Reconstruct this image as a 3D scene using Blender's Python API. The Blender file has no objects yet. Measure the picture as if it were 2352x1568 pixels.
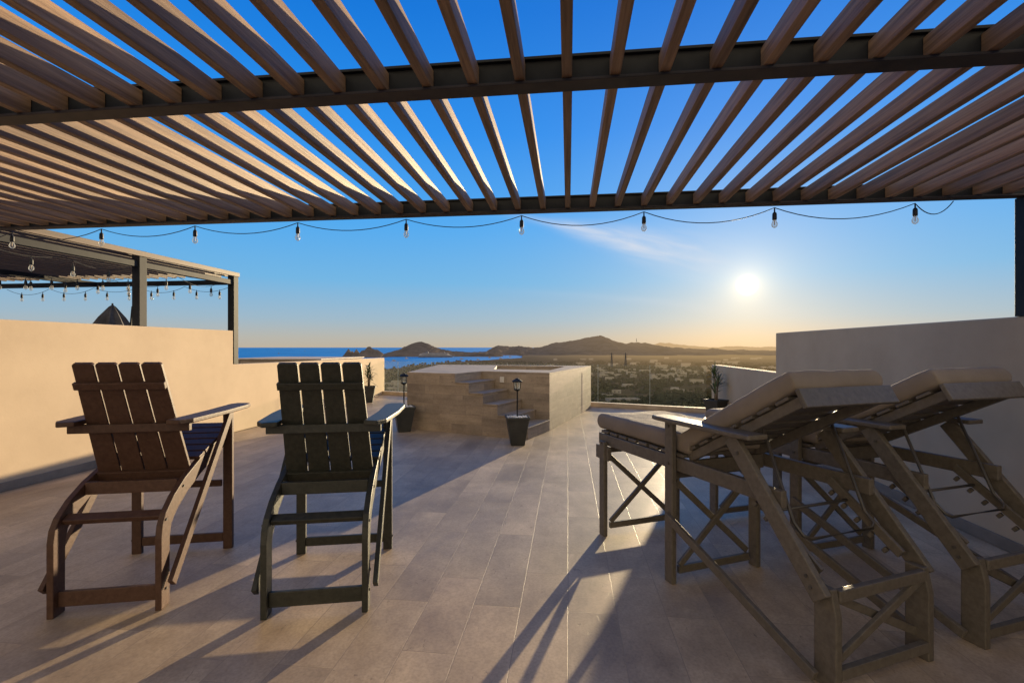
import bpy, bmesh, math, random
from mathutils import Vector, Matrix, noise
random.seed(7)
S=bpy.context.scene; COL=S.collection
PI=math.pi; R=math.radians
PH=R(6.63)
F=1110.0
SD=Vector((1716-1176,F,797-655)).normalized()
def WT(w,t,z=0): return Vector((w*math.cos(PH)+t*math.sin(PH), -w*math.sin(PH)+t*math.cos(PH), z))
# ------------------------------------------------------------------ mesh helper
class MB:
    def __init__(s): s.v=[]; s.f=[]
    def add(s,vs,fs,M=None):
        o=len(s.v)
        s.v+=[tuple(M@Vector(p)) if M is not None else tuple(p) for p in vs]
        s.f+=[tuple(i+o for i in f) for f in fs]; return s
    def box(s,x0,x1,y0,y1,z0,z1,M=None):
        vs=[(x,y,z) for z in (z0,z1) for y in (y0,y1) for x in (x0,x1)]
        return s.add(vs,[(0,2,3,1),(4,5,7,6),(0,1,5,4),(2,6,7,3),(0,4,6,2),(1,3,7,5)],M)
    def prism(s,poly,a,b,axis='z',M=None):
        n=len(poly)
        def P(p,c):
            if axis=='x': return (c,p[0],p[1])
            if axis=='y': return (p[0],c,p[1])
            return (p[0],p[1],c)
        vs=[P(p,a) for p in poly]+[P(p,b) for p in poly]
        fs=[tuple(range(n)),tuple(range(2*n-1,n-1,-1))]+[(i,(i+1)%n,n+(i+1)%n,n+i) for i in range(n)]
        return s.add(vs,fs,M)
    def bar(s,p0,p1,w,h,up=(0,0,1)):
        p0=Vector(p0);p1=Vector(p1);d=(p1-p0).normalized();up=Vector(up)
        if abs(d.dot(up))>.98: up=Vector((0,1,0))
        x=d.cross(up).normalized();u=x.cross(d)
        vs=[p+x*a*w/2+u*b*h/2 for p in (p0,p1) for b in (-1,1) for a in (-1,1)]
        return s.add(vs,[(0,2,3,1),(4,5,7,6),(0,1,5,4),(2,6,7,3),(0,4,6,2),(1,3,7,5)])
    def tube(s,pts,r,n=8):
        pts=[Vector(p) for p in pts];o=len(s.v);m=len(pts);rr=r if isinstance(r,(list,tuple)) else [r]*m
        ref=None
        for i,p in enumerate(pts):
            d=(pts[min(i+1,m-1)]-pts[max(i-1,0)]).normalized()
            if ref is None: ref=Vector((0,0,1)) if abs(d.z)<.9 else Vector((1,0,0))
            x=d.cross(ref)
            if x.length<1e-4: x=d.cross(Vector((0,1,0)))
            x.normalize();y=d.cross(x)
            for k in range(n):
                a=2*PI*k/n; s.v.append(tuple(p+(x*math.cos(a)+y*math.sin(a))*rr[i]))
        for i in range(m-1):
            for k in range(n): s.f.append((o+i*n+k,o+i*n+(k+1)%n,o+(i+1)*n+(k+1)%n,o+(i+1)*n+k))
        s.f.append(tuple(o+k for k in range(n)));s.f.append(tuple(o+(m-1)*n+k for k in range(n)))
        return s
    def lathe(s,prof,n=12,c=(0,0,0),star=0,ph=0):
        o=len(s.v);m=len(prof)
        for r,z in prof:
            for k in range(n):
                a=2*PI*k/n+ph; q=r*(1+star*(1 if k%2 else -1)); s.v.append((c[0]+q*math.cos(a),c[1]+q*math.sin(a),c[2]+z))
        for i in range(m-1):
            for k in range(n): s.f.append((o+i*n+k,o+i*n+(k+1)%n,o+(i+1)*n+(k+1)%n,o+(i+1)*n+k))
        s.f.append(tuple(o+k for k in range(n)));s.f.append(tuple(o+(m-1)*n+k for k in range(n)))
        return s
    def build(s,name,mat,parent=None,smooth=False,bevel=0,merge=False,seg=2):
        me=bpy.data.meshes.new(name); bm=bmesh.new()
        vs=[bm.verts.new(p) for p in s.v]
        for f in s.f:
            try: bm.faces.new([vs[i] for i in f])
            except ValueError: pass
        if merge: bmesh.ops.remove_doubles(bm,verts=bm.verts,dist=1e-4)
        bmesh.ops.recalc_face_normals(bm,faces=bm.faces)
        uv=bm.loops.layers.uv.new('UVMap')
        for f in bm.faces:
            n=f.normal; ax=max(range(3),key=lambda i:abs(n[i])); f.smooth=smooth
            for l in f.loops:
                c=l.vert.co
                l[uv].uv=(c.y,c.z) if ax==0 else ((c.x,c.z) if ax==1 else (c.x,c.y))
        bm.to_mesh(me);bm.free()
        if mat: me.materials.append(mat)
        o=bpy.data.objects.new(name,me);COL.objects.link(o)
        if parent: o.parent=parent
        if bevel:
            m=o.modifiers.new('bevel','BEVEL');m.width=bevel;m.segments=seg;m.limit_method='ANGLE';m.angle_limit=R(40)
        return o
def tag(o,label,cat=None,group=None,kind=None):
    o['label']=label
    if cat:o['category']=cat
    if group:o['group']=group
    if kind:o['kind']=kind
    return o
def thing(name,label,cat,loc=(0,0,0),rz=0,group=None):
    o=bpy.data.objects.new(name,None);COL.objects.link(o);o.location=loc;o.rotation_euler=(0,0,rz);o.empty_display_size=.1
    return tag(o,label,cat,group)
def kids(o): return [c for c in bpy.data.objects if c.parent==o]
def copy_tree(o,parent=None):
    c=o.copy();COL.objects.link(c);c.parent=parent
    for ch in kids(o): copy_tree(ch,c)
    return c
# ------------------------------------------------------------------ materials
def newmat(name):
    m=bpy.data.materials.new(name);m.use_nodes=True;nt=m.node_tree
    return m,nt,nt.nodes['Principled BSDF']
def N(nt,t,**k):
    n=nt.nodes.new(t)
    for a,b in k.items(): setattr(n,a,b)
    return n
def ramp(nt,src,stops,interp='LINEAR'):
    n=nt.nodes.new('ShaderNodeValToRGB');e=n.color_ramp.elements;n.color_ramp.interpolation=interp
    while len(e)<len(stops): e.new(.5)
    for el,(p,c) in zip(e,stops): el.position=p;el.color=(c[0],c[1],c[2],1)
    nt.links.new(src,n.inputs[0]);return n
def mixc(nt,fac,a,b,mode='MIX'):
    n=nt.nodes.new('ShaderNodeMix');n.data_type='RGBA';n.blend_type=mode
    for idx,v in ((0,fac),(6,a),(7,b)):
        if isinstance(v,(int,float)): n.inputs[idx].default_value=v
        elif isinstance(v,tuple): n.inputs[idx].default_value=(v[0],v[1],v[2],1)
        else: nt.links.new(v,n.inputs[idx])
    return n.outputs[2]
def mth(nt,op,a,b=None,c=None):
    n=nt.nodes.new('ShaderNodeMath');n.operation=op
    for i,v in enumerate((a,b,c)):
        if v is None: continue
        if isinstance(v,(int,float)): n.inputs[i].default_value=v
        else: nt.links.new(v,n.inputs[i])
    return n.outputs[0]
def pm(name,c1,c2,scale=(5,5,5),rough=.6,bump=.0,metal=0,detail=6,rnd=0,spec=.5,lo=.35,hi=.65,fine=0):
    m,nt,b=newmat(name);L=nt.links.new
    tc=N(nt,'ShaderNodeTexCoord');mp=N(nt,'ShaderNodeMapping');mp.inputs['Scale'].default_value=scale
    oi=N(nt,'ShaderNodeObjectInfo')
    L(tc.outputs['Object'],mp.inputs[0])
    off=N(nt,'ShaderNodeVectorMath',operation='SCALE');off.inputs[0].default_value=(13,7,5);L(oi.outputs['Random'],off.inputs['Scale']);L(off.outputs[0],mp.inputs['Location'])
    no=N(nt,'ShaderNodeTexNoise');no.inputs['Scale'].default_value=1;no.inputs['Detail'].default_value=detail;no.inputs['Roughness'].default_value=.62
    L(mp.outputs[0],no.inputs['Vector'])
    rp=ramp(nt,no.outputs[0],[(lo,c1),(hi,c2)])
    col=rp.outputs[0]
    if rnd:
        v=mth(nt,'MULTIPLY_ADD',oi.outputs['Random'],rnd,1-rnd/2)
        hs=N(nt,'ShaderNodeHueSaturation');L(v,hs.inputs['Value']);L(col,hs.inputs['Color']);col=hs.outputs[0]
    L(col,b.inputs['Base Color']);b.inputs['Roughness'].default_value=rough;b.inputs['Metallic'].default_value=metal
    b.inputs['Specular IOR Level'].default_value=spec
    if bump:
        bp=N(nt,'ShaderNodeBump');bp.inputs['Strength'].default_value=bump;bp.inputs['Distance'].default_value=.01
        h=no.outputs[0]
        if fine:
            n2=N(nt,'ShaderNodeTexNoise');n2.inputs['Scale'].default_value=fine;n2.inputs['Detail'].default_value=3;L(tc.outputs['Object'],n2.inputs[0]);h=mth(nt,'MULTIPLY_ADD',n2.outputs[0],.6,h)
        L(h,bp.inputs['Height']);L(bp.outputs[0],b.inputs['Normal'])
    return m
M={}
M['slat']=pm('slat_wood',(.115,.062,.031),(.33,.20,.108),(60,2.2,60),.6,.35,rnd=.45,detail=9,lo=.30,hi=.70)
M['slatd']=pm('dark_slat_wood',(.06,.033,.017),(.125,.07,.037),(45,1.6,45),.6,.2,rnd=.3)
M['steel']=pm('dark_steel',(.009,.010,.012),(.020,.021,.023),(6,6,6),.6,.1,.0,rnd=.1,spec=.18)
M['steelflange']=pm('flange_steel',(.022,.018,.016),(.055,.042,.034),(5,5,5),.6,.1,spec=.25)
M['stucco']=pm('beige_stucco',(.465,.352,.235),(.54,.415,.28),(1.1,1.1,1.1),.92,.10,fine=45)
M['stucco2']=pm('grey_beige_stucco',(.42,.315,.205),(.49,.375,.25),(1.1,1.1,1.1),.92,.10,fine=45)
M['skirt']=pm('skirting',(.16,.13,.10),(.22,.18,.14),(6,6,6),.6)
M['chair']=pm('charcoal_poly',(.018,.019,.015),(.032,.032,.026),(40,40,40),.5,.12,rnd=.2,spec=.35)
M['chair_flare']=pm('flare_tinted_poly',(.052,.025,.016),(.074,.038,.026),(40,40,40),.55,.12,rnd=.2,spec=.28)  # dark chair poly with reddish lens flare tint put into its colour
M['lounger']=pm('grey_wood',(.080,.067,.054),(.114,.098,.080),(38,38,38),.5,.15,rnd=.2)
M['metal']=pm('dark_rod',(.04,.036,.034),(.07,.062,.058),(8,8,8),.4,.1)
M['cushion']=pm('taupe_fabric',(.185,.150,.120),(.235,.195,.157),(3,3,3),.95,.3,fine=350)
M['pot']=pm('black_pot',(.018,.019,.018),(.035,.036,.034),(9,9,9),.45,.1)
M['pebble']=pm('white_pebble',(.5,.48,.45),(.75,.73,.7),(40,40,40),.8)
M['soil']=pm('soil',(.04,.03,.02),(.08,.06,.045),(30,30,30),.95,.4)
M['leaf']=pm('leaf_green',(.03,.055,.018),(.075,.11,.04),(15,15,15),.5,rnd=.2)
M['stem']=pm('stem',(.12,.09,.06),(.2,.15,.1),(30,30,8),.9,.3)
M['cable']=pm('black_cable',(.01,.01,.01),(.02,.02,.02),(20,20,20),.6)
M['brass']=pm('bulb_cap',(.3,.2,.1),(.4,.28,.15),(20,20,20),.4)
M['umb']=pm('grey_canvas',(.05,.048,.05),(.10,.095,.1),(8,8,8),.9,.2)
M['win']=pm('dark_window',(.03,.035,.04),(.06,.07,.08),(1,1,1),.25)
M['ship']=pm('ship_white',(.24,.23,.23),(.32,.31,.31),(.05,.05,.05),.7)
M['shipd']=pm('ship_dark',(.08,.09,.12),(.13,.14,.17),(.05,.05,.05),.7)
M['lattice']=pm('tower_steel',(.05,.045,.045),(.08,.075,.07),(.1,.1,.1),.6)
M['plate']=pm('plate',(.55,.5,.45),(.62,.58,.52),(20,20,20),.5)
M['kerb']=pm('kerb_stone',(.36,.275,.195),(.48,.385,.29),(4,4,4),.7,.1)
M['tread']=pm('tread_stone',(.20,.156,.116),(.31,.247,.187),(5,5,5),.7,.1)
M['poolwater']=pm('tub_water',(.02,.03,.035),(.03,.045,.05),(4,4,4),.1)
def glassmat(name,tint,op,fk=.6):
    m,nt,b=newmat(name);L=nt.links.new
    tr=N(nt,'ShaderNodeBsdfTransparent');tr.inputs[0].default_value=(*tint,1)
    b.inputs['Base Color'].default_value=(.75,.78,.78,1);b.inputs['Roughness'].default_value=.06
    fr=N(nt,'ShaderNodeFresnel');fr.inputs[0].default_value=1.45
    no=N(nt,'ShaderNodeTexNoise');no.inputs['Scale'].default_value=3
    f=mth(nt,'ADD',mth(nt,'MULTIPLY',fr.outputs[0],fk),mth(nt,'MULTIPLY',no.outputs[0],op))
    mx=N(nt,'ShaderNodeMixShader');L(f,mx.inputs[0]);L(tr.outputs[0],mx.inputs[1]);L(b.outputs[0],mx.inputs[2])
    L(mx.outputs[0],nt.nodes['Material Output'].inputs[0]);return m
M['glass']=glassmat('clear_panel',(.95,.965,.95),.015,.4)
M['bulb']=glassmat('bulb_glass',(.93,.93,.92),.35)
def plain(name,c,e=0):
    return pm(name,tuple(x*.8 for x in c),tuple(x*1.2 for x in c),(10,10,10),.3)
M['glassedge']=plain('panel_edge',(.25,.28,.26))
def tile(name,swap,bw,rh,ca,cb,mortar,offs,rough,uvmode,veins=(3,26),ms=.004,bumps=.5,contrast=1.0,vw=.4,mf=.9,spec=.35,sc2=3.0,mott=0):
    m,nt,b=newmat(name);L=nt.links.new
    tc=N(nt,'ShaderNodeTexCoord');sp=N(nt,'ShaderNodeSeparateXYZ');L(tc.outputs['UV' if uvmode else 'Object'],sp.inputs[0])
    cb_=N(nt,'ShaderNodeCombineXYZ')
    if swap: L(sp.outputs[1],cb_.inputs[0]);L(sp.outputs[0],cb_.inputs[1])
    else: L(sp.outputs[0],cb_.inputs[0]);L(sp.outputs[1],cb_.inputs[1])
    v=cb_.outputs[0]
    br=N(nt,'ShaderNodeTexBrick');br.offset=offs;br.offset_frequency=2;br.squash=.72;br.squash_frequency=3
    br.inputs['Scale'].default_value=1;br.inputs['Brick Width'].default_value=bw;br.inputs['Row Height'].default_value=rh
    br.inputs['Mortar Size'].default_value=ms;br.inputs['Mortar Smooth'].default_value=.3;br.inputs['Bias'].default_value=0
    br.inputs['Color1'].default_value=(0,0,0,1);br.inputs['Color2'].default_value=(1,1,1,1);br.inputs['Mortar'].default_value=(.5,.5,.5,1)
    L(v,br.inputs[0])
    sr=N(nt,'ShaderNodeVectorMath',operation='SCALE');sr.inputs['Scale'].default_value=37;L(br.outputs['Color'],sr.inputs[0])
    av=N(nt,'ShaderNodeVectorMath',operation='ADD');L(v,av.inputs[0]);L(sr.outputs[0],av.inputs[1])
    def nz(sc,sx,sy,det,ro,dist=0,src=None):
        mp=N(nt,'ShaderNodeMapping');mp.inputs['Scale'].default_value=(sx,sy,1);L(src or av.outputs[0],mp.inputs[0])
        n=N(nt,'ShaderNodeTexNoise');n.inputs['Scale'].default_value=sc;n.inputs['Detail'].default_value=det;n.inputs['Roughness'].default_value=ro;n.inputs['Distortion'].default_value=dist;L(mp.outputs[0],n.inputs[0]);return n.outputs[0]
    n1=nz(1,veins[0],veins[1],7,.6,.7);n2=nz(sc2,1,1,9,.72,.3);n3=nz(14,1,2.2,6,.65,.5);n4=nz(70,1,1,3,.6)
    f=mth(nt,'ADD',mth(nt,'MULTIPLY',n1,vw),mth(nt,'MULTIPLY',n2,1-vw))
    mid=tuple((x+y)/2 for x,y in zip(ca,cb))
    c=ramp(nt,f,[(.34,ca),(.5,mid),(.66,cb)]).outputs[0]
    tone=ramp(nt,br.outputs['Color'],[(0,(.80,.80,.82)),(.5,(.98,.97,.96)),(1,(1.12,1.10,1.06))]).outputs[0]
    c=mixc(nt,contrast,c,tone,'MULTIPLY')
    gr=ramp(nt,n4,[(.35,(.82,.81,.80)),(.6,(1.06,1.06,1.06))]).outputs[0];c=mixc(nt,.8,c,gr,'MULTIPLY')
    pit=ramp(nt,n3,[(.30,(.45,.42,.39)),(.36,(1,1,1))]).outputs[0]
    c=mixc(nt,.7,c,pit,'MULTIPLY')
    if mott:
        n5=nz(.9,1,1,7,.66,.4,v);c=mixc(nt,mott,c,ramp(nt,n5,[(.36,(.66,.65,.64)),(.62,(1.12,1.11,1.09))]).outputs[0],'MULTIPLY')
    c=mixc(nt,mth(nt,'MULTIPLY',br.outputs['Fac'],mf),c,mortar)
    L(c,b.inputs['Base Color'])
    rr=mth(nt,'MULTIPLY_ADD',n2,.3,rough-.15);L(rr,b.inputs['Roughness']);b.inputs['Specular IOR Level'].default_value=spec
    h=mth(nt,'SUBTRACT',mth(nt,'ADD',mth(nt,'MULTIPLY',n2,.5),mth(nt,'MULTIPLY',pit,.5)),mth(nt,'MULTIPLY',br.outputs['Fac'],1.0))
    bp=N(nt,'ShaderNodeBump');bp.inputs['Strength'].default_value=bumps;bp.inputs['Distance'].default_value=.003;L(h,bp.inputs['Height']);L(bp.outputs[0],b.inputs['Normal'])
    return m
M['floor']=tile('travertine_floor',True,1.0,.255,(.31,.226,.150),(.54,.415,.285),(.23,.17,.12),.41,.52,False,(1.6,4.5),.0022,.4,.9,.4,.8,.45,2.2,.8)
M['tubtile']=tile('travertine_cladding',False,.80,.155,(.195,.152,.114),(.375,.30,.23),(.19,.15,.115),.37,.65,True,(1.3,12),.0022,.3,.85,.45,.8)
# ------------------------------------------------------------------ distant materials with haze by world distance and angle to the sun
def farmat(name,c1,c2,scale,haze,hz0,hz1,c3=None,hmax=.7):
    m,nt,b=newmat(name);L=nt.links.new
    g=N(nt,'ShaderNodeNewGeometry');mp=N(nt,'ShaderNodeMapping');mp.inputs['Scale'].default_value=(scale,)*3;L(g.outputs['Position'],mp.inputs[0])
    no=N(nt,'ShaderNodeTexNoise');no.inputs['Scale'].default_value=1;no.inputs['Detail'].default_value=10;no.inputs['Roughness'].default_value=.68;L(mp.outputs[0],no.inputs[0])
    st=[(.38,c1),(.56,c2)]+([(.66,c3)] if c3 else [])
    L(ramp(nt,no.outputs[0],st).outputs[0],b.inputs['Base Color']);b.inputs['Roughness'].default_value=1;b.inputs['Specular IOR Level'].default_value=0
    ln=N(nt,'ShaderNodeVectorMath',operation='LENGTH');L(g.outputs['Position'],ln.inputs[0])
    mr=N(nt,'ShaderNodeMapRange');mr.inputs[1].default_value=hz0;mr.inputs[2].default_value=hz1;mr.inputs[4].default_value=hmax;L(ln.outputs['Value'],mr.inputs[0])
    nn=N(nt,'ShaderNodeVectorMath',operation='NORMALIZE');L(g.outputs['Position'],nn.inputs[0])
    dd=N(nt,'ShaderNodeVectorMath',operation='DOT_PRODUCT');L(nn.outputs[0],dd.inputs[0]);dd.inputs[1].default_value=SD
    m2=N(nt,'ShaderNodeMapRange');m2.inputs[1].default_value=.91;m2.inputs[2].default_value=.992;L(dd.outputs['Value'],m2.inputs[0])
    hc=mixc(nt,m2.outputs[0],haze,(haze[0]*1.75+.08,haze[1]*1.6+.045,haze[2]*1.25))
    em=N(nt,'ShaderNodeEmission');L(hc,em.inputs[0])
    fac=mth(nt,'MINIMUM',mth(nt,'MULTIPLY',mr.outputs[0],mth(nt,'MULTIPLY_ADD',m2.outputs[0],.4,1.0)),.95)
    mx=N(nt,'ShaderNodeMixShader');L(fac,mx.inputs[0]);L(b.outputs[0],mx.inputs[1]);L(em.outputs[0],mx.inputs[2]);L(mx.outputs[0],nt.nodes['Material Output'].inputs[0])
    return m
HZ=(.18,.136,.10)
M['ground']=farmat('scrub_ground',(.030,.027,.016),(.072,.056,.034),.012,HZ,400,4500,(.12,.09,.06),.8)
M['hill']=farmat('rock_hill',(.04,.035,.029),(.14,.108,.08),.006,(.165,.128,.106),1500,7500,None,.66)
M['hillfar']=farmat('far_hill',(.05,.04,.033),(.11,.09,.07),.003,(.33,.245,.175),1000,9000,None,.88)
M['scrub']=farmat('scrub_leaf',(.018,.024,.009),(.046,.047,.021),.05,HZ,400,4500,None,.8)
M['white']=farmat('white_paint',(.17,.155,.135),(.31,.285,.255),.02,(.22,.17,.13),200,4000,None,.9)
m,nt,b=newmat('sea_water');L=nt.links.new
g=N(nt,'ShaderNodeNewGeometry');mp=N(nt,'ShaderNodeMapping');mp.inputs['Scale'].default_value=(.004,.0012,.01);L(g.outputs['Position'],mp.inputs[0])
no=N(nt,'ShaderNodeTexNoise');no.inputs['Scale'].default_value=1;no.inputs['Detail'].default_value=8;L(mp.outputs[0],no.inputs[0])
L(ramp(nt,no.outputs[0],[(.35,(.006,.18,.48)),(.65,(.012,.25,.60))]).outputs[0],b.inputs['Base Color'])
b.inputs['Roughness'].default_value=.6;b.inputs['Specular IOR Level'].default_value=.05
M['sea']=m
# ------------------------------------------------------------------ terrace
fl=MB().prism([(-5.45,-3),(3.0,-3),(3.0,10.72),(-5.45,13.82)],-10,0).build('floor',M['floor']);fl.rotation_euler.z=-PH
tag(fl,'travertine plank floor of the roof terrace',kind='structure')
fl2=MB().prism([(-14,-3),(-5.62,-3),(-5.62,13.8),(-14,13.8)],-10,-.02).build('floor',M['floor']);fl2.rotation_euler.z=-PH
tag(fl2,'floor of the neighbouring terrace behind the left wall',kind='structure')
lw=thing('terrace_wall','sunlit beige stucco wall along the left, stepping down to a lower stretch','wall',(0,0,0),-PH)
WE=7.335
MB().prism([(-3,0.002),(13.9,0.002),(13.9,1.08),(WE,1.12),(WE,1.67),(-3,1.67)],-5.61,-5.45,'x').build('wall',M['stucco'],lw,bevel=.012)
MB().box(-5.448,-5.432,-3,WE-.01,.002,.09).build('skirting',M['skirt'],lw,bevel=.003)
rw=thing('terrace_wall','shaded stucco wall along the right behind the loungers','wall',(0,0,0),-PH)
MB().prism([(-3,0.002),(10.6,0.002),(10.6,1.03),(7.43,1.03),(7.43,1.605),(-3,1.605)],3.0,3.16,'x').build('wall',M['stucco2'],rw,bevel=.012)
MB().box(2.984,2.998,-3,10.5,.002,.09).build('skirting',M['skirt'],rw,bevel=.003)
# railing
P2=Vector((4.17,10.31,0));P1=Vector((-3.9,14.38,0));dr=(P1-P2).normalized();LR=(P1-P2).length;ar=math.atan2(dr.y,dr.x)
rl=thing('glass_railing','clear frameless glass railing on a pale kerb at the far edge','railing',P2,ar)
MB().box(0,LR,-.1,.06,.002,.10).build('kerb',M['kerb'],rl,bevel=.006)
pw=1.2;x=.02
while x<LR-.3:
    x1=min(x+pw-.02,LR-.02)
    p=MB().box(x,x1,-.02,-.008,.104,.99).build('glass_panel',M['glass'],rl)
    MB().box(x1+.004,x1+.011,-.021,-.007,.104,.99).build('panel_joint',M['glassedge'],p)
    x+=pw
# ------------------------------------------------------------------ hot tub
Fo=Vector((.24,7.30,0));AT=R(-26)
tub=thing('hot_tub','raised stone clad hot tub with steps cut into its corner','hot tub',Fo,AT)
def TL(x,y):
    d=Vector((x-Fo.x,y-Fo.y));return (d.x*math.cos(AT)+d.y*math.sin(AT),-d.x*math.sin(AT)+d.y*math.cos(AT))
H=.97
outer=[(-2.27,0),(-1.3,0),(-1.3,.886),(0,.886),TL(1.82,11.15),TL(-1.8,11.9)]
inner=[TL(.72,9.05),TL(1.2,10.85),TL(-.35,11.35),TL(-.35,9.5)]
def ringbody(parent,outer,inner,H,depth,mat,name):
    me=bpy.data.meshes.new(name);bm=bmesh.new()
    def loop(pts,z):
        vs=[bm.verts.new((p[0],p[1],z)) for p in pts];return vs
    o0=loop(outer,.002);o1=loop(outer,H);i1=loop(inner,H);i0=loop(inner,H-depth)
    def sides(a,b):
        for k in range(len(a)): bm.faces.new((a[k],a[(k+1)%len(a)],b[(k+1)%len(a)],b[k]))
    sides(o0,o1);sides(i1,i0);bm.faces.new(i0)
    ed=[bm.edges.get((v[k],v[(k+1)%len(v)])) for v in (o1,i1) for k in range(len(v))]
    bmesh.ops.triangle_fill(bm,edges=ed,use_beauty=True)
    bmesh.ops.recalc_face_normals(bm,faces=bm.faces)
    uv=bm.loops.layers.uv.new('UVMap')
    for f in bm.faces:
        nn=f.normal
        for l in f.loops:
            c=l.vert.co
            l[uv].uv=(c.x,c.y) if abs(nn.z)>.7 else ((c.x,c.z) if abs(nn.y)>.7 else (c.y+.31,c.z))
    bm.to_mesh(me);bm.free();me.materials.append(mat)
    o=bpy.data.objects.new(name,me);COL.objects.link(o);o.parent=parent;return o
ringbody(tub,outer,inner,H,.6,M['tubtile'],'surround')
st=MB()
for k in range(5):
    h=H*(5-k)/6; st.box(-1.3+.26*k+(.0),-1.3+.26*(k+1),0.0,.884,.002,h)
st.build('steps',M['tubtile'],tub)
cp=MB()
for k in range(5):
    h=H*(5-k)/6; cp.box(-1.3+.26*k+.003,-1.3+.26*(k+1)+.014,-.014,.882,h+.001,h+.024)
cp.build('step_treads',M['tread'],tub,bevel=.004)
MB().prism([(a[0]*.999,a[1]) for a in inner],H-.32,H-.30).build('water',M['poolwater'],tub)
MB().box(-.93,-.85,.868,.8845,.78,.88).build('outlet_cover',M['plate'],tub,bevel=.004)
t2=thing('hot_tub','neighbouring tub block seen over the lower left wall','hot tub',WT(-6.9,10.6),-PH)
MB().box(-1.2,1.2,0,2.3,-.018,1.10).build('surround',M['tubtile'],t2,bevel=.01)
MB().box(-1.24,1.24,-.04,2.34,1.102,1.13).build('rim',M['kerb'],t2,bevel=.005)
# ------------------------------------------------------------------ pergola
pg=thing('pergola','slatted wooden pergola on dark steel beams overhead','pergola',(0,0,0),-PH)
def ibeam(t,w0,w1,parent,z0=2.40,z1=2.512,hw=.040):
    b=MB().box(w0,w1,t-.005,t+.005,z0+.012,z1-.010).box(w0,w1,t-hw*.55,t+hw*.55,z1-.010,z1).build('beam',M['steel'],parent)
    MB().box(w0,w1,t-hw,t+hw,z0,z0+.0115).build('flange',M['steelflange'],b,bevel=.002)
TN,TF=1.868,3.585
for t in (TN,TF): ibeam(t,-5.6,3.10,pg)
ibeam(-.6,-5.6,3.1,pg)
for i in range(-30,17):
    w=.181*i-.004
    for a,b_ in ((-.59,TN-.007),(TN+.007,TF-.007)):
        dz=random.uniform(-.002,.002);dw=random.uniform(-.003,.003)
        MB().box(w-.019+dw,w+.019+dw,a,b_,2.4135,2.490+dz).build('rafter',M['slat'],pg,bevel=.003)
for w,z in ((3.045,1.606),(-5.53,1.671)):
    MB().box(w-.05,w+.05,TF-.05,TF+.05,z,2.399).build('post',M['steel'],pg,bevel=.003)
# ------------------------------------------------------------------ string lights
def strand(label,pts,sag,bulbs,group=None,sc=1.0,cat='string lights'):
    root=thing('string_light',label,cat,pts[0],0,group);o=Vector(pts[0])
    cb=MB();path=[]
    for a,b_ in zip(pts[:-1],pts[1:]):
        a=Vector(a)-o;b_=Vector(b_)-o;sg=sag*random.uniform(.8,1.15)
        for k in range(12):
            f=k/12;p=a.lerp(b_,f);p.z-=sg*4*f*(1-f);path.append(p)
    path.append(Vector(pts[-1])-o)
    cb.tube(path,.0033,6).build('cable',M['cable'],root,smooth=True)
    for p in bulbs:
        p=Vector(p)-o
        so=MB().lathe([(.005*sc,.0),(.006*sc,-.03*sc),(.013*sc,-.036*sc),(.0165*sc,-.045*sc),(.0175*sc,-.085*sc),(.015*sc,-.095*sc)],12,p).build('socket',M['cable'],root,smooth=True)
        MB().lathe([(.013*sc,-.0955*sc),(.0145*sc,-.105*sc),(.022*sc,-.122*sc),(.0235*sc,-.135*sc),(.019*sc,-.148*sc),(.009*sc,-.157*sc),(.003*sc,-.160*sc)],12,p).build('bulb',M['bulb'],so,smooth=True)
        MB().tube([p+Vector((0,0,-.096*sc)),p+Vector((0,0,-.135*sc))],.0035*sc,6).build('filament',M['brass'],so)
    return root
us=[-190,28,233,448,684,933,1198,1479,1779,2102,2190]
def onbeam(u,t,z):
    k=(u-1176)/F; w=t*(k*math.cos(PH)-math.sin(PH))/(math.cos(PH)+k*math.sin(PH)); return WT(w,t,z)
pts=[onbeam(u,3.64,2.393) for u in us]; pts[-1].z=2.40
strand('string of clear bulbs hanging from the near pergola beam',pts,.085,[p-Vector((0,0,.004)) for p in pts[:-1]],sc=.88)
# ------------------------------------------------------------------ neighbour pergola
npg=thing('pergola','neighbouring pergola with dark posts standing on the left wall','pergola',(0,0,0),-PH)
WR=-5.515;T0,T1=3.85,7.42
for t,zb,zt in ((5.66,1.672,2.64),(T1,1.122,2.60)):
    MB().box(WR-.055,WR+.055,t-.055,t+.055,zb,zt).build('post',M['steel'],npg,bevel=.003)
for t in (5.66,T1): MB().box(-10.4,-10.29,t-.055,t+.055,-.018,2.42).build('post',M['steel'],npg,bevel=.003)
for w in (WR,-10.35,-8.0): MB().box(w-.035,w+.035,T0,T1-.057,2.43,2.505).build('beam',M['steel'],npg,bevel=.003)
for t in (T1,T0): MB().box(-10.4,WR-.058,t-.035,t+.035,2.435,2.51).build('beam',M['steel'],npg,bevel=.003)
w=WR-.045+.095
while w>-10.4:
    MB().box(w-.018,w+.018,T0,T1+.07,2.567,2.635).build('rafter',M['slatd'],npg,bevel=.003); w-=.165
w0=WR
def bulbs_on(x0,y0,dx,dy,n,z): return [WT(x0+dx*k,y0+dy*k,z) for k in range(n)]
strand('string of bulbs along the far edge of the neighbouring pergola',bulbs_on(w0-.06,7.47,-.86,0,6,2.42),.09,bulbs_on(w0-.28,7.47,-.42,0,10,2.36))
strand('string of bulbs along the near side of the neighbouring pergola',bulbs_on(w0-.1,7.2,0,-.8,5,2.42),.08,bulbs_on(w0-.1,7.05,0,-.43,8,2.36))
strand('string of bulbs crossing beneath the middle of the neighbouring pergola',bulbs_on(-6.4,7.1,-.5,-.45,6,2.42),.07,bulbs_on(-6.5,7.0,-.27,-.243,9,2.36))
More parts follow.
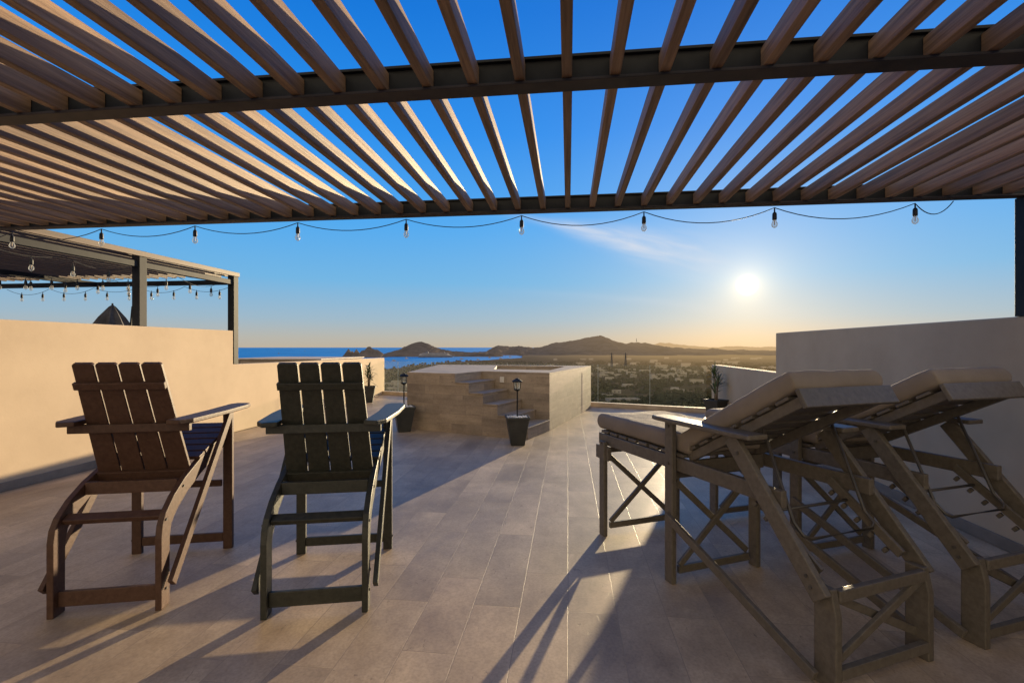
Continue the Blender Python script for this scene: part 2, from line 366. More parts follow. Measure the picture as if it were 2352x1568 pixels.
strand('string of bulbs crossing beneath the far left of the neighbouring pergola',bulbs_on(-6.1,6.2,-.6,-.12,5,2.42),.08,bulbs_on(-6.2,6.18,-.33,-.066,8,2.36))
um=thing('patio_umbrella','closed grey patio umbrella peeking above the left wall','umbrella',(-6.2,7.5,-.02),0)
MB().lathe([(.25,0),(.25,.06),(.05,.08)],20).build('base',M['pot'],um)
MB().tube([(0,0,.07),(0,0,2.0)],.022,10).build('pole',M['steel'],um)
MB().lathe([(.33,1.40),(.255,1.68),(.15,1.88),(.04,2.045),(.012,2.07),(.010,2.10)],18,(0,0,0),.16).build('canopy',M['umb'],um)
MB().bar((.24,0,1.2),(.32,0,2.05),.025,.04).build('mast',M['steel'],um)
# ------------------------------------------------------------------ adirondack chairs
def adirondack(label,mat,loc,rz):
    t=thing('adirondack_chair',label,'chair',loc,rz,'tall slatted chairs on the left of the terrace')
    prof=[(-.43,0),(-.43,.385),(-.418,.45),(-.385,.505),(-.30,.575),(-.18,.64),(.0,.705),(.42,.825),(.42,.735),(.02,.615),(-.14,.555),(-.26,.49),(-.325,.43),(-.343,.36),(-.345,0)]
    for s in (-1,1):
        x=.252*s
        MB().prism(prof,x-.016,x+.016,'x').build('rear_leg',mat,t,bevel=.004)
        MB().box(.285*s-.03,.285*s+.03,.372,.404,0,.966).build('front_leg',mat,t,bevel=.004)
        MB().bar((.303*s,-.40,.13),(.303*s,.37,.945),.055,.026,(1,0,0)).build('brace',mat,t,bevel=.003)
        a=[(.225,-.30),(.30,-.32),(.345,-.25),(.385,.1),(.40,.42),(.39,.50),(.36,.53),(.29,.53),(.262,.48),(.255,.1)]
        MB().prism([(p[0]*s,p[1]) for p in a],.968,.995).build('arm',mat,t,bevel=.006)
    B0=Vector((0,-.035,.605));B1=Vector((0,-.325,1.315));ud=(B1-B0).normalized();Lb=(B1-B0).length;nb=Vector((0,ud.z,-ud.y))
    def onb(f,off=0): return B0+ud*(Lb*f)+nb*off
    bk=MB()
    Mx=Matrix(((1,0,0,0),(0,ud.y,nb.y,0),(0,ud.z,nb.z,0),(0,0,0,1)));Mx.translation=B0
    for i in range(4):
        wb,gb,wt,gt=.119,.007,.102,.009;q=i-1.5
        cb0=q*(wb+gb);ct=q*(wt+gt);ch=.010
        poly=[(cb0-wb/2,0),(cb0+wb/2,0),(ct+wt/2,Lb-ch),(ct+wt/2-ch,Lb),(ct-wt/2+ch,Lb),(ct-wt/2,Lb-ch)]
        bk.prism(poly,-.011,.011,'z',Mx)
    bk.build('backrest',mat,t,bevel=.003)
    for f,h,wd,nm in ((.835,.042,.45,'back_rail'),(.06,.07,.49,'back_rail')):
        p=onb(f,-.025);MB().bar(p-Vector((wd/2,0,0)),p+Vector((wd/2,0,0)),.026,h,ud).build(nm,mat,t,bevel=.004)
    p=onb(.485,-.032);MB().box(-.31,.31,p.y-.02,p.y+.016,.918,.9665).build('arm_rail',mat,t,bevel=.004)
    se=MB()
    for k in range(6):
        y=-.0+k*.082;z=.716+y*.285+.012
        se.bar((-.275,y+.02,z),(.275,y+.02,z),.072,.022,(0,-.28,1))
    se.build('seat',mat,t,bevel=.003)
    MB().box(-.235,.235,-.40,-.375,.045,.125).build('stretcher',mat,t,bevel=.004)
    MB().bar((-.235,-.345,.485),(.235,-.345,.485),.055,.03,(0,-.5,1)).build('stretcher',mat,t,bevel=.004)
    MB().box(-.235,.235,-.20,-.17,.57,.64).build('stretcher',mat,t,bevel=.004)
    MB().box(-.254,.254,.376,.40,.05,.11).build('stretcher',mat,t,bevel=.004)
    MB().box(-.254,.254,.350,.371,.44,.485).build('footrest',mat,t,bevel=.004)
    for s in (-1,1):
        for (y,z) in ((-.385,.10),(-.385,.47),(-.2,.60),(.385,.09),(-.37,.2)):
            xa=.262 if y<.3 else .309
            MB().tube([(s*xa,y,z),(s*(xa+.012),y,z)],.007,8).build('bolt',M['metal'],t)
    return t
adirondack('dark slatted high chair nearest the left wall, coloured with lens flare tint, seen from behind',M['chair_flare'],(-2.20,2.95,0),R(9.5))
adirondack('charcoal slatted high chair second from the left wall, seen from behind',M['chair'],(-1.09,2.94,0),R(8.5))
# ------------------------------------------------------------------ loungers
def cushion(L_,W_,T_,Mx,name,parent,seedv):
    nx,ny=24,36;mb=MB()
    for side in (1,-1):
        vs=[];fs=[]
        for j in range(ny+1):
            for i in range(nx+1):
                u=math.sin(PI/2*(2*i/nx-1));v=math.sin(PI/2*(2*j/ny-1))
                e=max(0,(1-abs(u)**24)*(1-abs(v)**42))**.33
                nz=noise.noise(Vector((u*1.6+seedv,v*2.5,side)))*.008*e+noise.noise(Vector((u*4+seedv,v*7,side)))*.004*e
                vs.append((u*W_/2,v*L_/2,side*T_/2*e*(1+.05*(1-u*u)*(1-v*v))+nz))
        for j in range(ny):
            for i in range(nx): fs.append((j*(nx+1)+i,j*(nx+1)+i+1,(j+1)*(nx+1)+i+1,(j+1)*(nx+1)+i))
        mb.add(vs,fs,Mx)
    return mb.build(name,M['cushion'],parent,smooth=True,merge=True)
LO=M['lounger']
def lounger(label,loc,rz):
    t=thing('chaise_lounger',label,'lounger',loc,rz,'tall cushioned loungers on the right of the terrace')
    for s in (-1,1):
        x=.29*s
        MB().prism([(-.055,0),(-.055,.30),(-.032,.41),(.045,.41),(.045,0)],x-.018,x+.018,'x').build('leg',LO,t,bevel=.005)
        MB().box(x-.016+.036*s,x+.016+.036*s,.915,.985,0,.956).build('leg',LO,t,bevel=.005)
        MB().box(x-.016+.036*s,x+.016+.036*s,1.685,1.755,0,.70).build('leg',LO,t,bevel=.005)
        xi=x+.0365*s
        MB().bar((xi,.475,.945),(xi,-.01,.365),.08,.034,(1,0,0)).build('rear_strut',LO,t,bevel=.005)
        MB().box(x-.016,x+.016,.20,1.80,.668,.748).build('side_rail',LO,t,bevel=.005)
        MB().box(x+s*.02-.017,x+s*.02+.017,1.66,1.83,.56,.66).build('foot_bracket',LO,t,bevel=.004)
        MB().prism([(s*.255,.32),(s*.375,.32),(s*.385,.6),(s*.38,1.02),(s*.365,1.08),(s*.27,1.08),(s*.255,1.04)],.957,.983).build('arm',LO,t,bevel=.007)
        MB().bar((x+.065*s,.95,.40),(x+.065*s,.0,.05),.045,.024,(1,0,0)).build('brace',LO,t,bevel=.003)
    MB().box(-.305,.305,1.803,1.825,.668,.748).build('end_rail',LO,t,bevel=.005)
    MB().box(-.27,.27,.825,.855,.66,.745).build('cross_rail',LO,t,bevel=.005)
    MB().box(-.27,.27,-.045,-.015,.355,.405).build('cross_rail',LO,t,bevel=.005)
    se=MB()
    for k in range(8): se.box(-.30,.30,.87+k*.119,.87+k*.119+.09,.752,.772)
    se.build('seat',LO,t,bevel=.003)
    for y,z0,z1 in ((-.01,.11,.40),(.95,.10,.62),(1.72,.10,.62)):
        MB().bar((-.275,y-.016,z0),(.275,y-.016,z1-.03),.036,.02,(0,1,0)).bar((-.275,y+.016,z1-.03),(.275,y+.016,z0),.036,.02,(0,1,0)).build('cross_brace',LO,t,bevel=.003)
        MB().box(-.272,.272,y-.045 if y<.5 else y-.012,y-.016-.0 if y<.5 else y+.012,.045,.09).build('stretcher',LO,t,bevel=.003)
        if y>.5: MB().box(-.30,.30,y+.0385,y+.060,.60,.64).build('stretcher',LO,t,bevel=.003)
    # backrest
    hb=Vector((0,.86,.755));tp=Vector((0,.12,1.168));ud=(tp-hb).normalized();Lb=(tp-hb).length;nb=Vector((0,-ud.z,ud.y))
    if nb.z<0: nb=-nb
    bf=MB()
    for s in (-1,1): bf.bar(hb+Vector((s*.255,0,0)),tp+Vector((s*.255,0,0)),.028,.05,nb)
    bf.build('back_frame',LO,t,bevel=.004)
    bs=MB()
    for k in range(7):
        p=hb+ud*(.06+k*.115)+nb*.0345;bs.bar(p-Vector((.285,0,0)),p+Vector((.285,0,0)),.078,.016,nb)
    bs.build('back_slats',LO,t,bevel=.003)
    p=tp+ud*.012+nb*.002;MB().bar(p-Vector((.30,0,0)),p+Vector((.30,0,0)),.022,.09,nb).build('top_rail',LO,t,bevel=.004)
    Mx=Matrix.Translation((0,1.345,.832));cushion(1.04,.59,.115,Mx,'seat_cushion',t,loc[0])
    x_=Vector((1,0,0));Mr=Matrix((x_,ud,nb)).transposed().to_4x4();Mr.translation=hb+ud*(Lb/2)+nb*.097
    cushion(Lb+.02,.59,.105,Mr,'back_cushion',t,loc[0]+3)
    for s in (-1,1):
        rk=MB();a=Vector((s*.262,.40,.70));b_=Vector((s*.262,.05,.44))
        rk.bar(a,b_,.045,.02,(1,0,0))
        for k in range(5):
            q=a.lerp(b_,.12+k*.19)+Vector((0,.02,-.026))
            rk.bar(q,q+Vector((0,.018,-.022)),.02,.018,(1,0,0))
        rk.build('notched_rail',LO,t,bevel=.003)
    q0=hb+ud*.55-nb*.03
    MB().tube([q0+Vector((-.235,0,0)),Vector((-.235,.20,.60)),Vector((-.23,.155,.555)),Vector((-.20,.14,.54)),Vector((.20,.14,.54)),Vector((.23,.155,.555)),Vector((.235,.20,.60)),q0+Vector((.235,0,0))],.008,8).build('support_bar',M['metal'],t,smooth=True)
    MB().tube([(-.25,.30,.62),(.25,.30,.62)],.008,8).build('support_bar',M['metal'],t,smooth=True)
    for s in (-1,1):
        for (y,z) in ((.95,.71),(.95,.93),(.42,.88),(.05,.44),(.03,.40),(1.72,.69)):
            xx=s*.344;MB().tube([(xx-s*.004,y,z),(xx+s*.005,y,z)],.008,8).build('bolt',M['metal'],t)
    return t
o1=(1.577,2.103,0)
lounger('tall grey wooden lounger with taupe cushions nearer the middle of the terrace',o1,R(20))
lounger('tall grey wooden lounger with taupe cushions beside the right wall',(o1[0]+.89,o1[1]+.275,0),R(17.5))
# ------------------------------------------------------------------ pots, lanterns, plants
def pot(label,loc,h=.41,w=.33,rz=.3,fill='pebble'):
    t=thing('planter_pot',label,'pot',loc,rz)
    b=w*.36;a=w*.46;ph=PI/4;q=math.sqrt(2)
    MB().lathe([(b*q*.78,0),(a*q,h-.035),(a*q*1.08,h-.034),(a*q*1.08,h),(a*q*.98,h),(a*q*.95,h-.05)],4,(0,0,0),0,ph).build('pot',M['pot'],t,bevel=.005)
    mb=MB();sz=a*.95
    if fill=='pebble':
        for k in range(70):
            r=random.uniform(.012,.022);c=(random.uniform(-sz,sz)*.93,random.uniform(-sz,sz)*.93,h-.02+random.uniform(-.004,.012))
            mb.lathe([(r*.3,-r*.6),(r,-.1*r),(r*.8,r*.4),(r*.2,r*.65)],6,c,0,random.random())
        mb.build('pebbles',M['pebble'],t,smooth=True)
    else: mb.box(-sz,sz,-sz,sz,h-.06,h-.035).build('soil',M['soil'],t)
    return t
def lantern(label,loc,top):
    t=thing('solar_lantern',label,'lantern',loc,.4);z=top-loc[2]
    MB().tube([(0,0,-.15),(0,0,z-.17)],.010,8).build('pole',M['steel'],t)
    fr=MB().lathe([(.012,z-.19),(.045,z-.17),(.05,z-.165),(.05,z-.155)],12)
    for k in range(4):
        a=k*PI/2+PI/4;fr.bar((.045*math.cos(a),.045*math.sin(a),z-.155),(.055*math.cos(a),.055*math.sin(a),z-.055),.008,.008)
    fr.build('lantern_frame',M['steel'],t)
    MB().lathe([(.035,z-.154),(.043,z-.058)],10).build('lantern_glass',M['bulb'],t)
    MB().lathe([(.075,z-.054),(.078,z-.045),(.045,z-.02),(.03,z-.012),(.02,z)],12).build('lantern_roof',M['steel'],t)
    return t
def yucca(label,loc,h,sd,e0=-.25):
    rd=random.Random(sd);t=thing('yucca_plant',label,'plant',loc,0)
    mb=MB();lf=MB();heads=[]
    for k in range(3):
        a=k*2.1+sd;tipp=Vector((.04*math.cos(a),.04*math.sin(a),h*(.42+.19*k)));mb.tube([(0.02*math.cos(a),.02*math.sin(a),-.06),tipp*.6,tipp],[.016,.013,.012],7);heads.append(tipp)
    mb.build('stem',M['stem'],t,smooth=True)
    for c in heads:
        for q in range(30):
            a=rd.uniform(0,2*PI);el=rd.uniform(e0,1.45);l=rd.uniform(.16,.27);wd=rd.uniform(.008,.013)
            d=Vector((math.cos(a)*math.cos(el),math.sin(a)*math.cos(el),math.sin(el)));sx=Vector((-math.sin(a),math.cos(a),0))
            base=c-Vector((0,0,rd.uniform(0,.14)));vs=[];fs=[]
            for j in range(6):
                f=j/5;p=base+d*l*f-Vector((0,0,.07*f*f*(1.2-max(0,math.sin(el)))));ww=wd*(.6+1.6*f*(1-f))*(1 if j<5 else .05)
                up=d.cross(sx)*.25*ww
                vs+=[p-sx*ww,p-up,p+sx*ww]
            for j in range(5):
                for e in (0,1): fs.append((j*3+e,j*3+e+1,j*3+4+e,j*3+3+e))
            lf.add(vs,fs)
    lf.build('leaves',M['leaf'],t)
    return t
pot('black tapered pot of white pebbles in front of the tub steps',(.076,6.95,0),.41,.34,.1)
lantern('small black solar lantern on a pole in the pot by the tub steps',(.076,6.95,.38),.955)
pot('black tapered pot of white pebbles at the left end of the tub',(-1.80,8.05,0),.42,.35,.35)
lantern('small black solar lantern on a pole in the pot left of the tub',(-1.80,8.05,.38),.965)
pot('black pot holding the spiky plant by the left wall',(-3.64,12.3,0),.41,.33,.2,'soil')
yucca('spiky green yucca in a pot by the left wall',(-3.64,12.3,.38),.62,1)
pot('black pot holding the spiky plant by the right wall',(3.86,9.15,0),.41,.33,.5,'soil')
yucca('spiky green yucca in a pot by the right wall',(3.86,9.15,.38),.66,4,.15)
# ------------------------------------------------------------------ land, sea, hills
SEA=-80.0
sea=MB();rs=[0,200,600,1500,4000,12000,40000,90000];na=48
vs=[(0,0,SEA)];fs=[]
for r in rs[1:]:
    for k in range(na): a=2*PI*k/na;vs.append((r*math.cos(a),r*math.sin(a),SEA))
for k in range(na): fs.append((0,1+k,1+(k+1)%na))
for i in range(len(rs)-2):
    for k in range(na): o=1+i*na;fs.append((o+k,o+na+k,o+na+(k+1)%na,o+(k+1)%na))
so=sea.add(vs,fs).build('sea',M['sea']);tag(so,'blue sea and bay out to the horizon',kind='structure')
def lerpt(x,tab):
    if x<=tab[0][0]: return tab[0][1]
    for (a,b_),(c,d) in zip(tab[:-1],tab[1:]):
        if x<=c: return b_+(d-b_)*(x-a)/(c-a)
    return tab[-1][1]
coast=[(-900,500),(500,1000),(885,1750),(940,2000),(1090,2800),(1200,3550),(1212,9000),(4000,9000)]
def landz(x,y):
    r=math.hypot(x,y);z=-8-66.5*(1-math.exp(-r/500))
    z+=noise.noise(Vector((x*.004,y*.004,1)))*min(6,r*.015)+noise.noise(Vector((x*.02,y*.02,4)))*min(1.5,r*.005)
    u=1176+F*x/max(y,1);dc=lerpt(u,coast)*(1+.03*noise.noise(Vector((u*.02,0,0))))
    z=max(z,-78.5)
    e=(y-dc)/max(60,dc*.03)
    if e>-1: z=z+(SEA-6-z)*min(1,max(0,(e+1)/2))
    return z
g=MB();A0,A1,nA=-62,62,260;rads=[8*(1.052**k) for k in range(150)]
rads=[r for r in rads if r<9500]
vs=[];fs=[]
for r in rads:
    for k in range(nA+1):
        a=R(A0+(A1-A0)*k/nA);x=r*math.sin(a);y=r*math.cos(a);vs.append((x,y,landz(x,y)-(6 if r<16 else 0)))
for i in range(len(rads)-1):
    for k in range(nA): o=i*(nA+1)+k;fs.append((o,o+1,o+nA+2,o+nA+1))
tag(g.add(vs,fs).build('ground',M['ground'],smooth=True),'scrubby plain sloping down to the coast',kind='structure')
def ridge(label,pts,D,depth,mat,amp,base=-84,jag=1.0):
    mb=MB();us=[];u=pts[0][0];step=1.2 if pts[-1][0]-pts[0][0]<300 else 2.5
    while u<=pts[-1][0]: us.append(u);u+=step
    K=18
    for k in range(K+6):
        f=k/K
        for u in us:
            v=lerpt(u,pts)+(noise.noise(Vector((u*.09,D,0)))*1.4+noise.noise(Vector((u*.3,D,3)))*.8+noise.noise(Vector((u*.8,D,7)))*.4)*jag
            X=(u-1176)/F*D;zt=1.4+(797-v)/F*D
            if f<=1:
                Y=D-depth*(1-f);h=f**1.15
                gz=noise.fractal(Vector((X*.004,Y*.0016,D)),1.0,2.0,6)*amp*f*(1-f*.9)
            else:
                Y=D+depth*(f-1)*2.2;h=1-(f-1)*2.4;gz=0
            mb.v.append((X,Y,base+(zt-base)*h+gz))
    n=len(us)
    for k in range(K+5):
        for i in range(n-1): mb.f.append((k*n+i,k*n+i+1,(k+1)*n+i+1,(k+1)*n+i))
    o=mb.build('hill',mat);return tag(o,label,kind='structure')
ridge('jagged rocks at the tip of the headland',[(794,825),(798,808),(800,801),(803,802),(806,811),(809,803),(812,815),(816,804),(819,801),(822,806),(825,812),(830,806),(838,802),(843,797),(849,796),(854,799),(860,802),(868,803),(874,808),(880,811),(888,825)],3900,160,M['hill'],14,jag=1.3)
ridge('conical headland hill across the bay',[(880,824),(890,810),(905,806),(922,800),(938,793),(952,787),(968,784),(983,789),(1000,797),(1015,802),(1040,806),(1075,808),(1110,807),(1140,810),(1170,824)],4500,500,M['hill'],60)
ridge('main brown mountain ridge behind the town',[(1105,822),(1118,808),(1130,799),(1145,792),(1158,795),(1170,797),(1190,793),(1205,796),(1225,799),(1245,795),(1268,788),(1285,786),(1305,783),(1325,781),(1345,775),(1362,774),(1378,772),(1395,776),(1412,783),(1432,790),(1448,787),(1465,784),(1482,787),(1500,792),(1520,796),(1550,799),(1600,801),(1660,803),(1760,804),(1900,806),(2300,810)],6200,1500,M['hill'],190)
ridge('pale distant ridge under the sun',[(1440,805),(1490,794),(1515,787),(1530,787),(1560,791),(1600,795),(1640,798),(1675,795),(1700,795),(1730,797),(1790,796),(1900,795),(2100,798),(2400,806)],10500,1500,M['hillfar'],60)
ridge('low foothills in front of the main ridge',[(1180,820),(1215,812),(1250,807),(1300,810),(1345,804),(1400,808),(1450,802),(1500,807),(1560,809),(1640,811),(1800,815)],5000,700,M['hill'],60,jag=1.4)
# scrub
sc=MB();rd=random.Random(3)
def bush(x,y,z,s):
    for q in range(11):
        d=Vector((rd.gauss(0,1),rd.gauss(0,1),abs(rd.gauss(0,.8))));d.normalize();c=Vector((x,y,z+s*.35))+Vector((d.x*s*.6,d.y*s*.6,d.z*s*.55))*rd.uniform(.5,1)
        a=Vector((rd.gauss(0,1),rd.gauss(0,1),rd.gauss(0,1))).normalized();b_=d.cross(a).normalized();a=b_.cross(d)
        k=s*rd.uniform(.28,.5);o=len(sc.v)
        sc.v+=[tuple(c+a*k),tuple(c+b_*k*.8),tuple(c-a*k*.9),tuple(c-b_*k)];sc.f.append((o,o+1,o+2,o+3))
cnt=0
while cnt<10500:
    a=R(rd.uniform(-18,36));r=150*math.exp(rd.random()*2.8);x=r*math.sin(a);y=r*math.cos(a)
    if noise.noise(Vector((x*.012,y*.012,9)))<-.2: continue
    z=landz(x,y)
    if z<SEA+1: continue
    bush(x,y,z,rd.uniform(1.6,4.2)*(1+r/1500));cnt+=1
tag(sc.build('scrub',M['scrub']),'green scrub and small trees over the plain',kind='stuff')
# houses
HG='white houses of the town beyond the railing'
def house(label,x,y,w,d,h,rz,two=False,group=HG):
    z=landz(x,y)-.6
    t=thing('house',label,'house',(x,y,z),rz,group)
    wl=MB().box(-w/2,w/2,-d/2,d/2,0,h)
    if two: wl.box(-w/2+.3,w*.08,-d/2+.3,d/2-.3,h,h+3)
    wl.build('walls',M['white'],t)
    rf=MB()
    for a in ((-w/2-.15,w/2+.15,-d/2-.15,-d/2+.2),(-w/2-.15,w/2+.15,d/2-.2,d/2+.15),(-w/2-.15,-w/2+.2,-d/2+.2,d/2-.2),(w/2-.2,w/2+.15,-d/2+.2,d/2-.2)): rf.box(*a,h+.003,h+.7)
    rf.build('parapet',M['white'],t)
    k=max(2,int(w/4))
    for i in range(k):
        cx=-w/2+(i+.5)*w/k
        MB().box(cx-.7,cx+.7,-d/2-.03,-d/2+.02,1.6,3.0).build('window',M['win'],t)
    return t
def atuv(u,v):
    lo,hi=60,6000
    for _ in range(50):
        mid=(lo+hi)/2;y=mid;x=(u-1176)/F*y
        vv=797+(1.4-landz(x,y))/y*F
        if vv>v: lo=mid
        else: hi=mid
    return (u-1176)/F*lo,lo
x,y=atuv(1430,926);house('wide low white building nearest below the glass railing',x,y,26,12,4.2,.1,False,None)
x,y=atuv(1395,913);house('small white building just behind the wide low one below the railing',x,y,9,8,3.6,.2,False,None)
for i,(u,v) in enumerate(((905,898),(920,890),(896,886),(930,901),(912,880))):
    x,y=atuv(u,v);house('pale flat roofed building seen between the left wall and the tub',x,y,16+3*(i%3),10,5+i%2*2,rd.uniform(-.3,.3),False,'buildings left of the tub')
for i in range(72):
    u=rd.uniform(1345,1790);v=846+abs(rd.gauss(0,1))*17
    if v>905: v=rd.uniform(850,880)
    x,y=atuv(u,v);k=1+.5*(y>800)
    house('small white flat roofed house scattered across the scrubby town',x,y,rd.uniform(8,18)*k,rd.uniform(7,12),rd.uniform(3.0,4.8)*k,rd.uniform(-.5,.5),rd.random()<.3)
for i in range(34):
    u=rd.uniform(1215,1780);v=rd.uniform(822,846)
    x,y=atuv(u,v)
    house('tiny pale block in the hazy far part of the town',x,y,rd.uniform(16,40),12,rd.uniform(6,12),rd.uniform(-.3,.3),False,'hazy buildings in the far town')
def tower(label,u,vb,h,name='transmission_tower',cat='pylon',pos=None,grp=None):
    if pos is None:
        x,y=atuv(u,vb);pos=(x,y,landz(x,y))
    t=thing(name,label,cat,pos,.2,grp);tw=.13*h/2
    def c(z,i): s=(1-.86*z/h)*tw;return Vector((s*(1,-1,-1,1)[i],s*(1,1,-1,-1)[i],z))
    l=MB()
    for i in range(4): l.bar(c(-1,i),c(h,i),.9,.9)
    l.build('legs',M['lattice'],t)
    br=MB();Z=[h*k/6 for k in range(7)]
    for a,b_ in zip(Z[:-1],Z[1:]):
        for i in range(4): br.bar(c(a,i),c(b_,(i+1)%4),.5,.5);br.bar(c(b_,i),c(b_,(i+1)%4),.5,.5)
    br.build('bracing',M['lattice'],t)
    if name=='transmission_tower':
        ar=MB()
        for f in (.68,.8,.92): ar.bar((-h*.16,0,h*f),(h*.16,0,h*f),.8,.9)
        ar.build('arms',M['lattice'],t)
tower('lattice power pylon on the plain, left of the pair',1405,843,56)
tower('lattice power pylon on the plain, right of the pair',1437,843,56)
tower('thin antenna mast on the crest of the mountain',0,0,48,'antenna_mast','mast',((1462-1176)/F*6200,6200,1.4+13/F*6200-5))
def seapos(u,v): y=(1.4-SEA)*F/(v-797);return ((u-1176)/F*y,y,SEA)
sp=thing('cruise_ship','long pale cruise ship anchored below the conical hill','ship',seapos(1002,820.5),.05)
MB().prism([(-140,0),(125,0),(145,14),(-142,14)],-15,15,'y').build('hull',M['shipd'],sp)
MB().prism([(-138,14.1),(128,14.1),(105,20),(98,26),(85,32),(-105,34),(-130,26)],-13,13,'y').build('superstructure',M['ship'],sp)
dk=MB()
for z in (17,20.5,24,27.5): dk.box(-115,85,-13.4,-13.05,z,z+1.3)
dk.build('windows',M['win'],sp)
MB().prism([(-85,34.1),(-60,34.1),(-66,46),(-82,46)],-6,6,'y').build('funnel',M['shipd'],sp)
MB().bar((70,0,32),(66,0,44),2,2).build('mast',M['ship'],sp)
bt=None
for i,(u,v) in enumerate(((905,829),(934,824),(1060,825),(1098,827),(1125,822),(1150,824),(1172,820),(862,826),(700,806),(640,812))):
    p=seapos(u,v)
    if bt is None:
        bt=thing('boat','small pale boat moored in the bay','boat',p,.3,'boats in the bay')
        MB().prism([(-13,.5),(-12,3.4),(14,4.4),(10,.0)],-3.5,3.5,'y').build('hull',M['white'],bt)
        MB().prism([(-8,3.6),(-8,8),(2,8),(5,4)],-2.6,2.6,'y').build('cabin',M['white'],bt)
        MB().bar((-3,0,8),(-3,0,13),.5,.5).build('mast',M['ship'],bt)
    else:
        b2=copy_tree(bt);b2.location=p;b2.rotation_euler.z=rd.uniform(-.8,.8)
# ------------------------------------------------------------------ sun, sky, camera
sd=SD;EL=math.asin(sd.z);AZ=math.atan2(sd.x,sd.y)
sl=bpy.data.lights.new('Sun','SUN');sl.energy=11.5;sl.angle=R(.5);sl.color=(1,.78,.47)
so=bpy.data.objects.new('Sun',sl);COL.objects.link(so);so.rotation_euler=sd.to_track_quat('Z','Y').to_euler()
W=bpy.data.worlds.new('World');S.world=W;W.use_nodes=True;nt=W.node_tree;L=nt.links.new
bg=nt.nodes['Background'];out=nt.nodes['World Output']
sky=N(nt,'ShaderNodeTexSky',sky_type='NISHITA',sun_disc=False,sun_elevation=EL,sun_rotation=AZ)
L(sky.outputs[0],bg.inputs[0]);bg.inputs[1].default_value=.004
tc=N(nt,'ShaderNodeTexCoord');D_=tc.outputs['Generated'];sp_=N(nt,'ShaderNodeSeparateXYZ');L(D_,sp_.inputs[0]);X,Y,Z=sp_.outputs
front=ramp(nt,Z,[(0,(.50,.44,.35)),(.02,(.46,.46,.42)),(.055,(.33,.47,.58)),(.13,(.16,.45,.76)),(.24,(.075,.39,.86)),(.40,(.018,.27,.84)),(.57,(.004,.18,.70)),(1,(.004,.11,.48))]).outputs[0]
back_fill=ramp(nt,Z,[(0,(1.4,1.08,.70)),(.1,(1.70,1.35,.89)),(.3,(1.55,1.26,.86)),(.55,(.98,.85,.63)),(1,(.29,.32,.39))]).outputs[0]  # sky behind the camera, brightened and warmed as added fill light
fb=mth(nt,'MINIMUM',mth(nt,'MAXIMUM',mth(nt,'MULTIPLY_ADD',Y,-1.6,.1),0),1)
col=mixc(nt,fb,front,back_fill)
dt=N(nt,'ShaderNodeVectorMath',operation='DOT_PRODUCT');dt.inputs[1].default_value=sd;L(D_,dt.inputs[0])
ang=mth(nt,'MULTIPLY',mth(nt,'ARCCOSINE',mth(nt,'MINIMUM',dt.outputs['Value'],.9999999)),180/PI)
def glow(sig,pw,c):
    e=mth(nt,'EXPONENT',mth(nt,'MULTIPLY',mth(nt,'POWER',mth(nt,'DIVIDE',ang,sig),pw),-1))
    n=N(nt,'ShaderNodeVectorMath',operation='SCALE');n.inputs[0].default_value=c;L(e,n.inputs['Scale']);return n.outputs[0]
def addc(a,b_):
    n=N(nt,'ShaderNodeVectorMath',operation='ADD');L(a,n.inputs[0]);L(b_,n.inputs[1]);return n.outputs[0]
col=addc(col,glow(.68,3.0,(6,5.6,4.6)))
col=addc(col,glow(1.3,1.0,(.75,.55,.27)))
col=addc(col,glow(4.5,1.0,(.19,.13,.045)))
col=addc(col,glow(9,1.0,(.17,.11,.025)))
col=addc(col,glow(18,1.6,(.06,.038,.0)))
Yp=mth(nt,'MAXIMUM',Y,.05);p=mth(nt,'DIVIDE',X,Yp);q=mth(nt,'DIVIDE',Z,Yp)
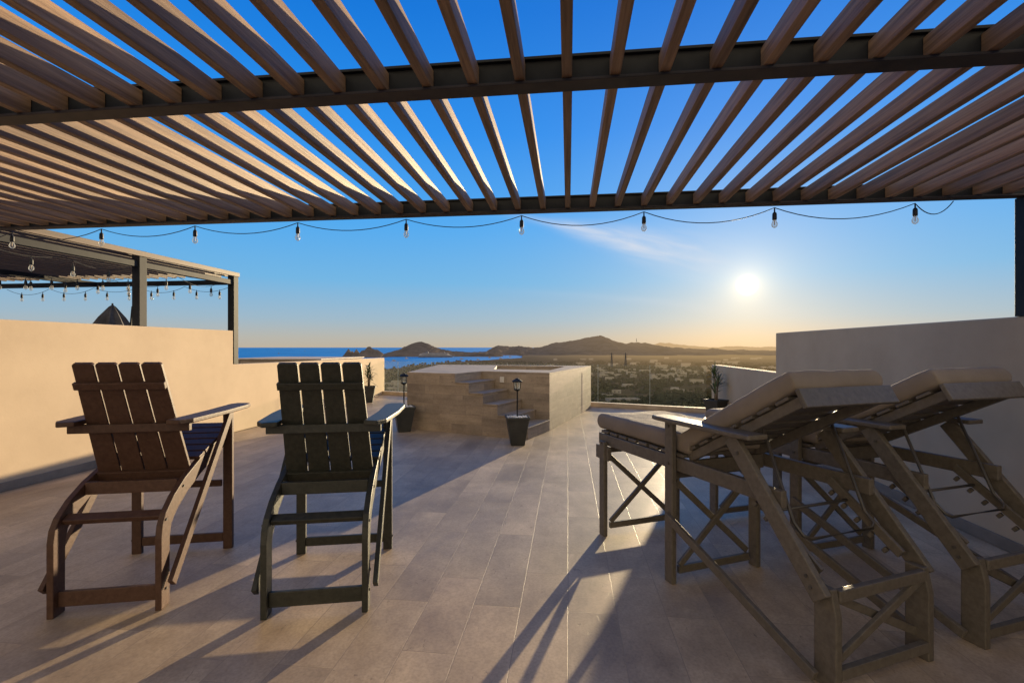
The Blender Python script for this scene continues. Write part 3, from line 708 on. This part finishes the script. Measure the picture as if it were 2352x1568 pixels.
def wisp(p0,q0,an,la,lc,amt):
    global col
    dp=mth(nt,'SUBTRACT',p,p0);dq=mth(nt,'SUBTRACT',q,q0);c,s=math.cos(an),math.sin(an)
    al=mth(nt,'ADD',mth(nt,'MULTIPLY',dp,c),mth(nt,'MULTIPLY',dq,s));cr=mth(nt,'SUBTRACT',mth(nt,'MULTIPLY',dq,c),mth(nt,'MULTIPLY',dp,s))
    wd=mth(nt,'MAXIMUM',mth(nt,'MULTIPLY_ADD',al,.10,lc),.008)
    mk=mth(nt,'EXPONENT',mth(nt,'MULTIPLY',mth(nt,'ADD',mth(nt,'POWER',mth(nt,'ABSOLUTE',mth(nt,'DIVIDE',al,la)),2.6),mth(nt,'POWER',mth(nt,'ABSOLUTE',mth(nt,'DIVIDE',cr,wd)),2)),-1))
    cv=N(nt,'ShaderNodeCombineXYZ');L(mth(nt,'MULTIPLY',al,5),cv.inputs[0]);L(mth(nt,'MULTIPLY',cr,30),cv.inputs[1])
    no=N(nt,'ShaderNodeTexNoise');no.inputs['Scale'].default_value=1.6;no.inputs['Detail'].default_value=6;no.inputs['Distortion'].default_value=.5;L(cv.outputs[0],no.inputs[0])
    f=mth(nt,'MULTIPLY',mth(nt,'MULTIPLY',mk,amt),mth(nt,'MULTIPLY_ADD',no.outputs[0],1.7,-.2))
    col=mixc(nt,f,col,(.72,.74,.80))
wisp(.23,.222,R(-12.5),.19,.026,.85)
wisp(.36,.09,R(-4),.3,.012,.12)
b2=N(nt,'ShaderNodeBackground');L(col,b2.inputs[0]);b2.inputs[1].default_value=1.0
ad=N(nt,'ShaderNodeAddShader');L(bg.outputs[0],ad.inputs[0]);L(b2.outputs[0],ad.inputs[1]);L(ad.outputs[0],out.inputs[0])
cd=bpy.data.cameras.new('Camera');cam=bpy.data.objects.new('Camera',cd);COL.objects.link(cam)
cam.location=(0,0,1.4);cam.rotation_euler=(R(90),0,0);cd.sensor_width=36;cd.clip_start=.05;cd.clip_end=150000
cd.lens=F/2352*36;cd.shift_y=13/2352
S.camera=cam
S.view_settings.view_transform='Standard';S.view_settings.look='None';S.view_settings.exposure=0
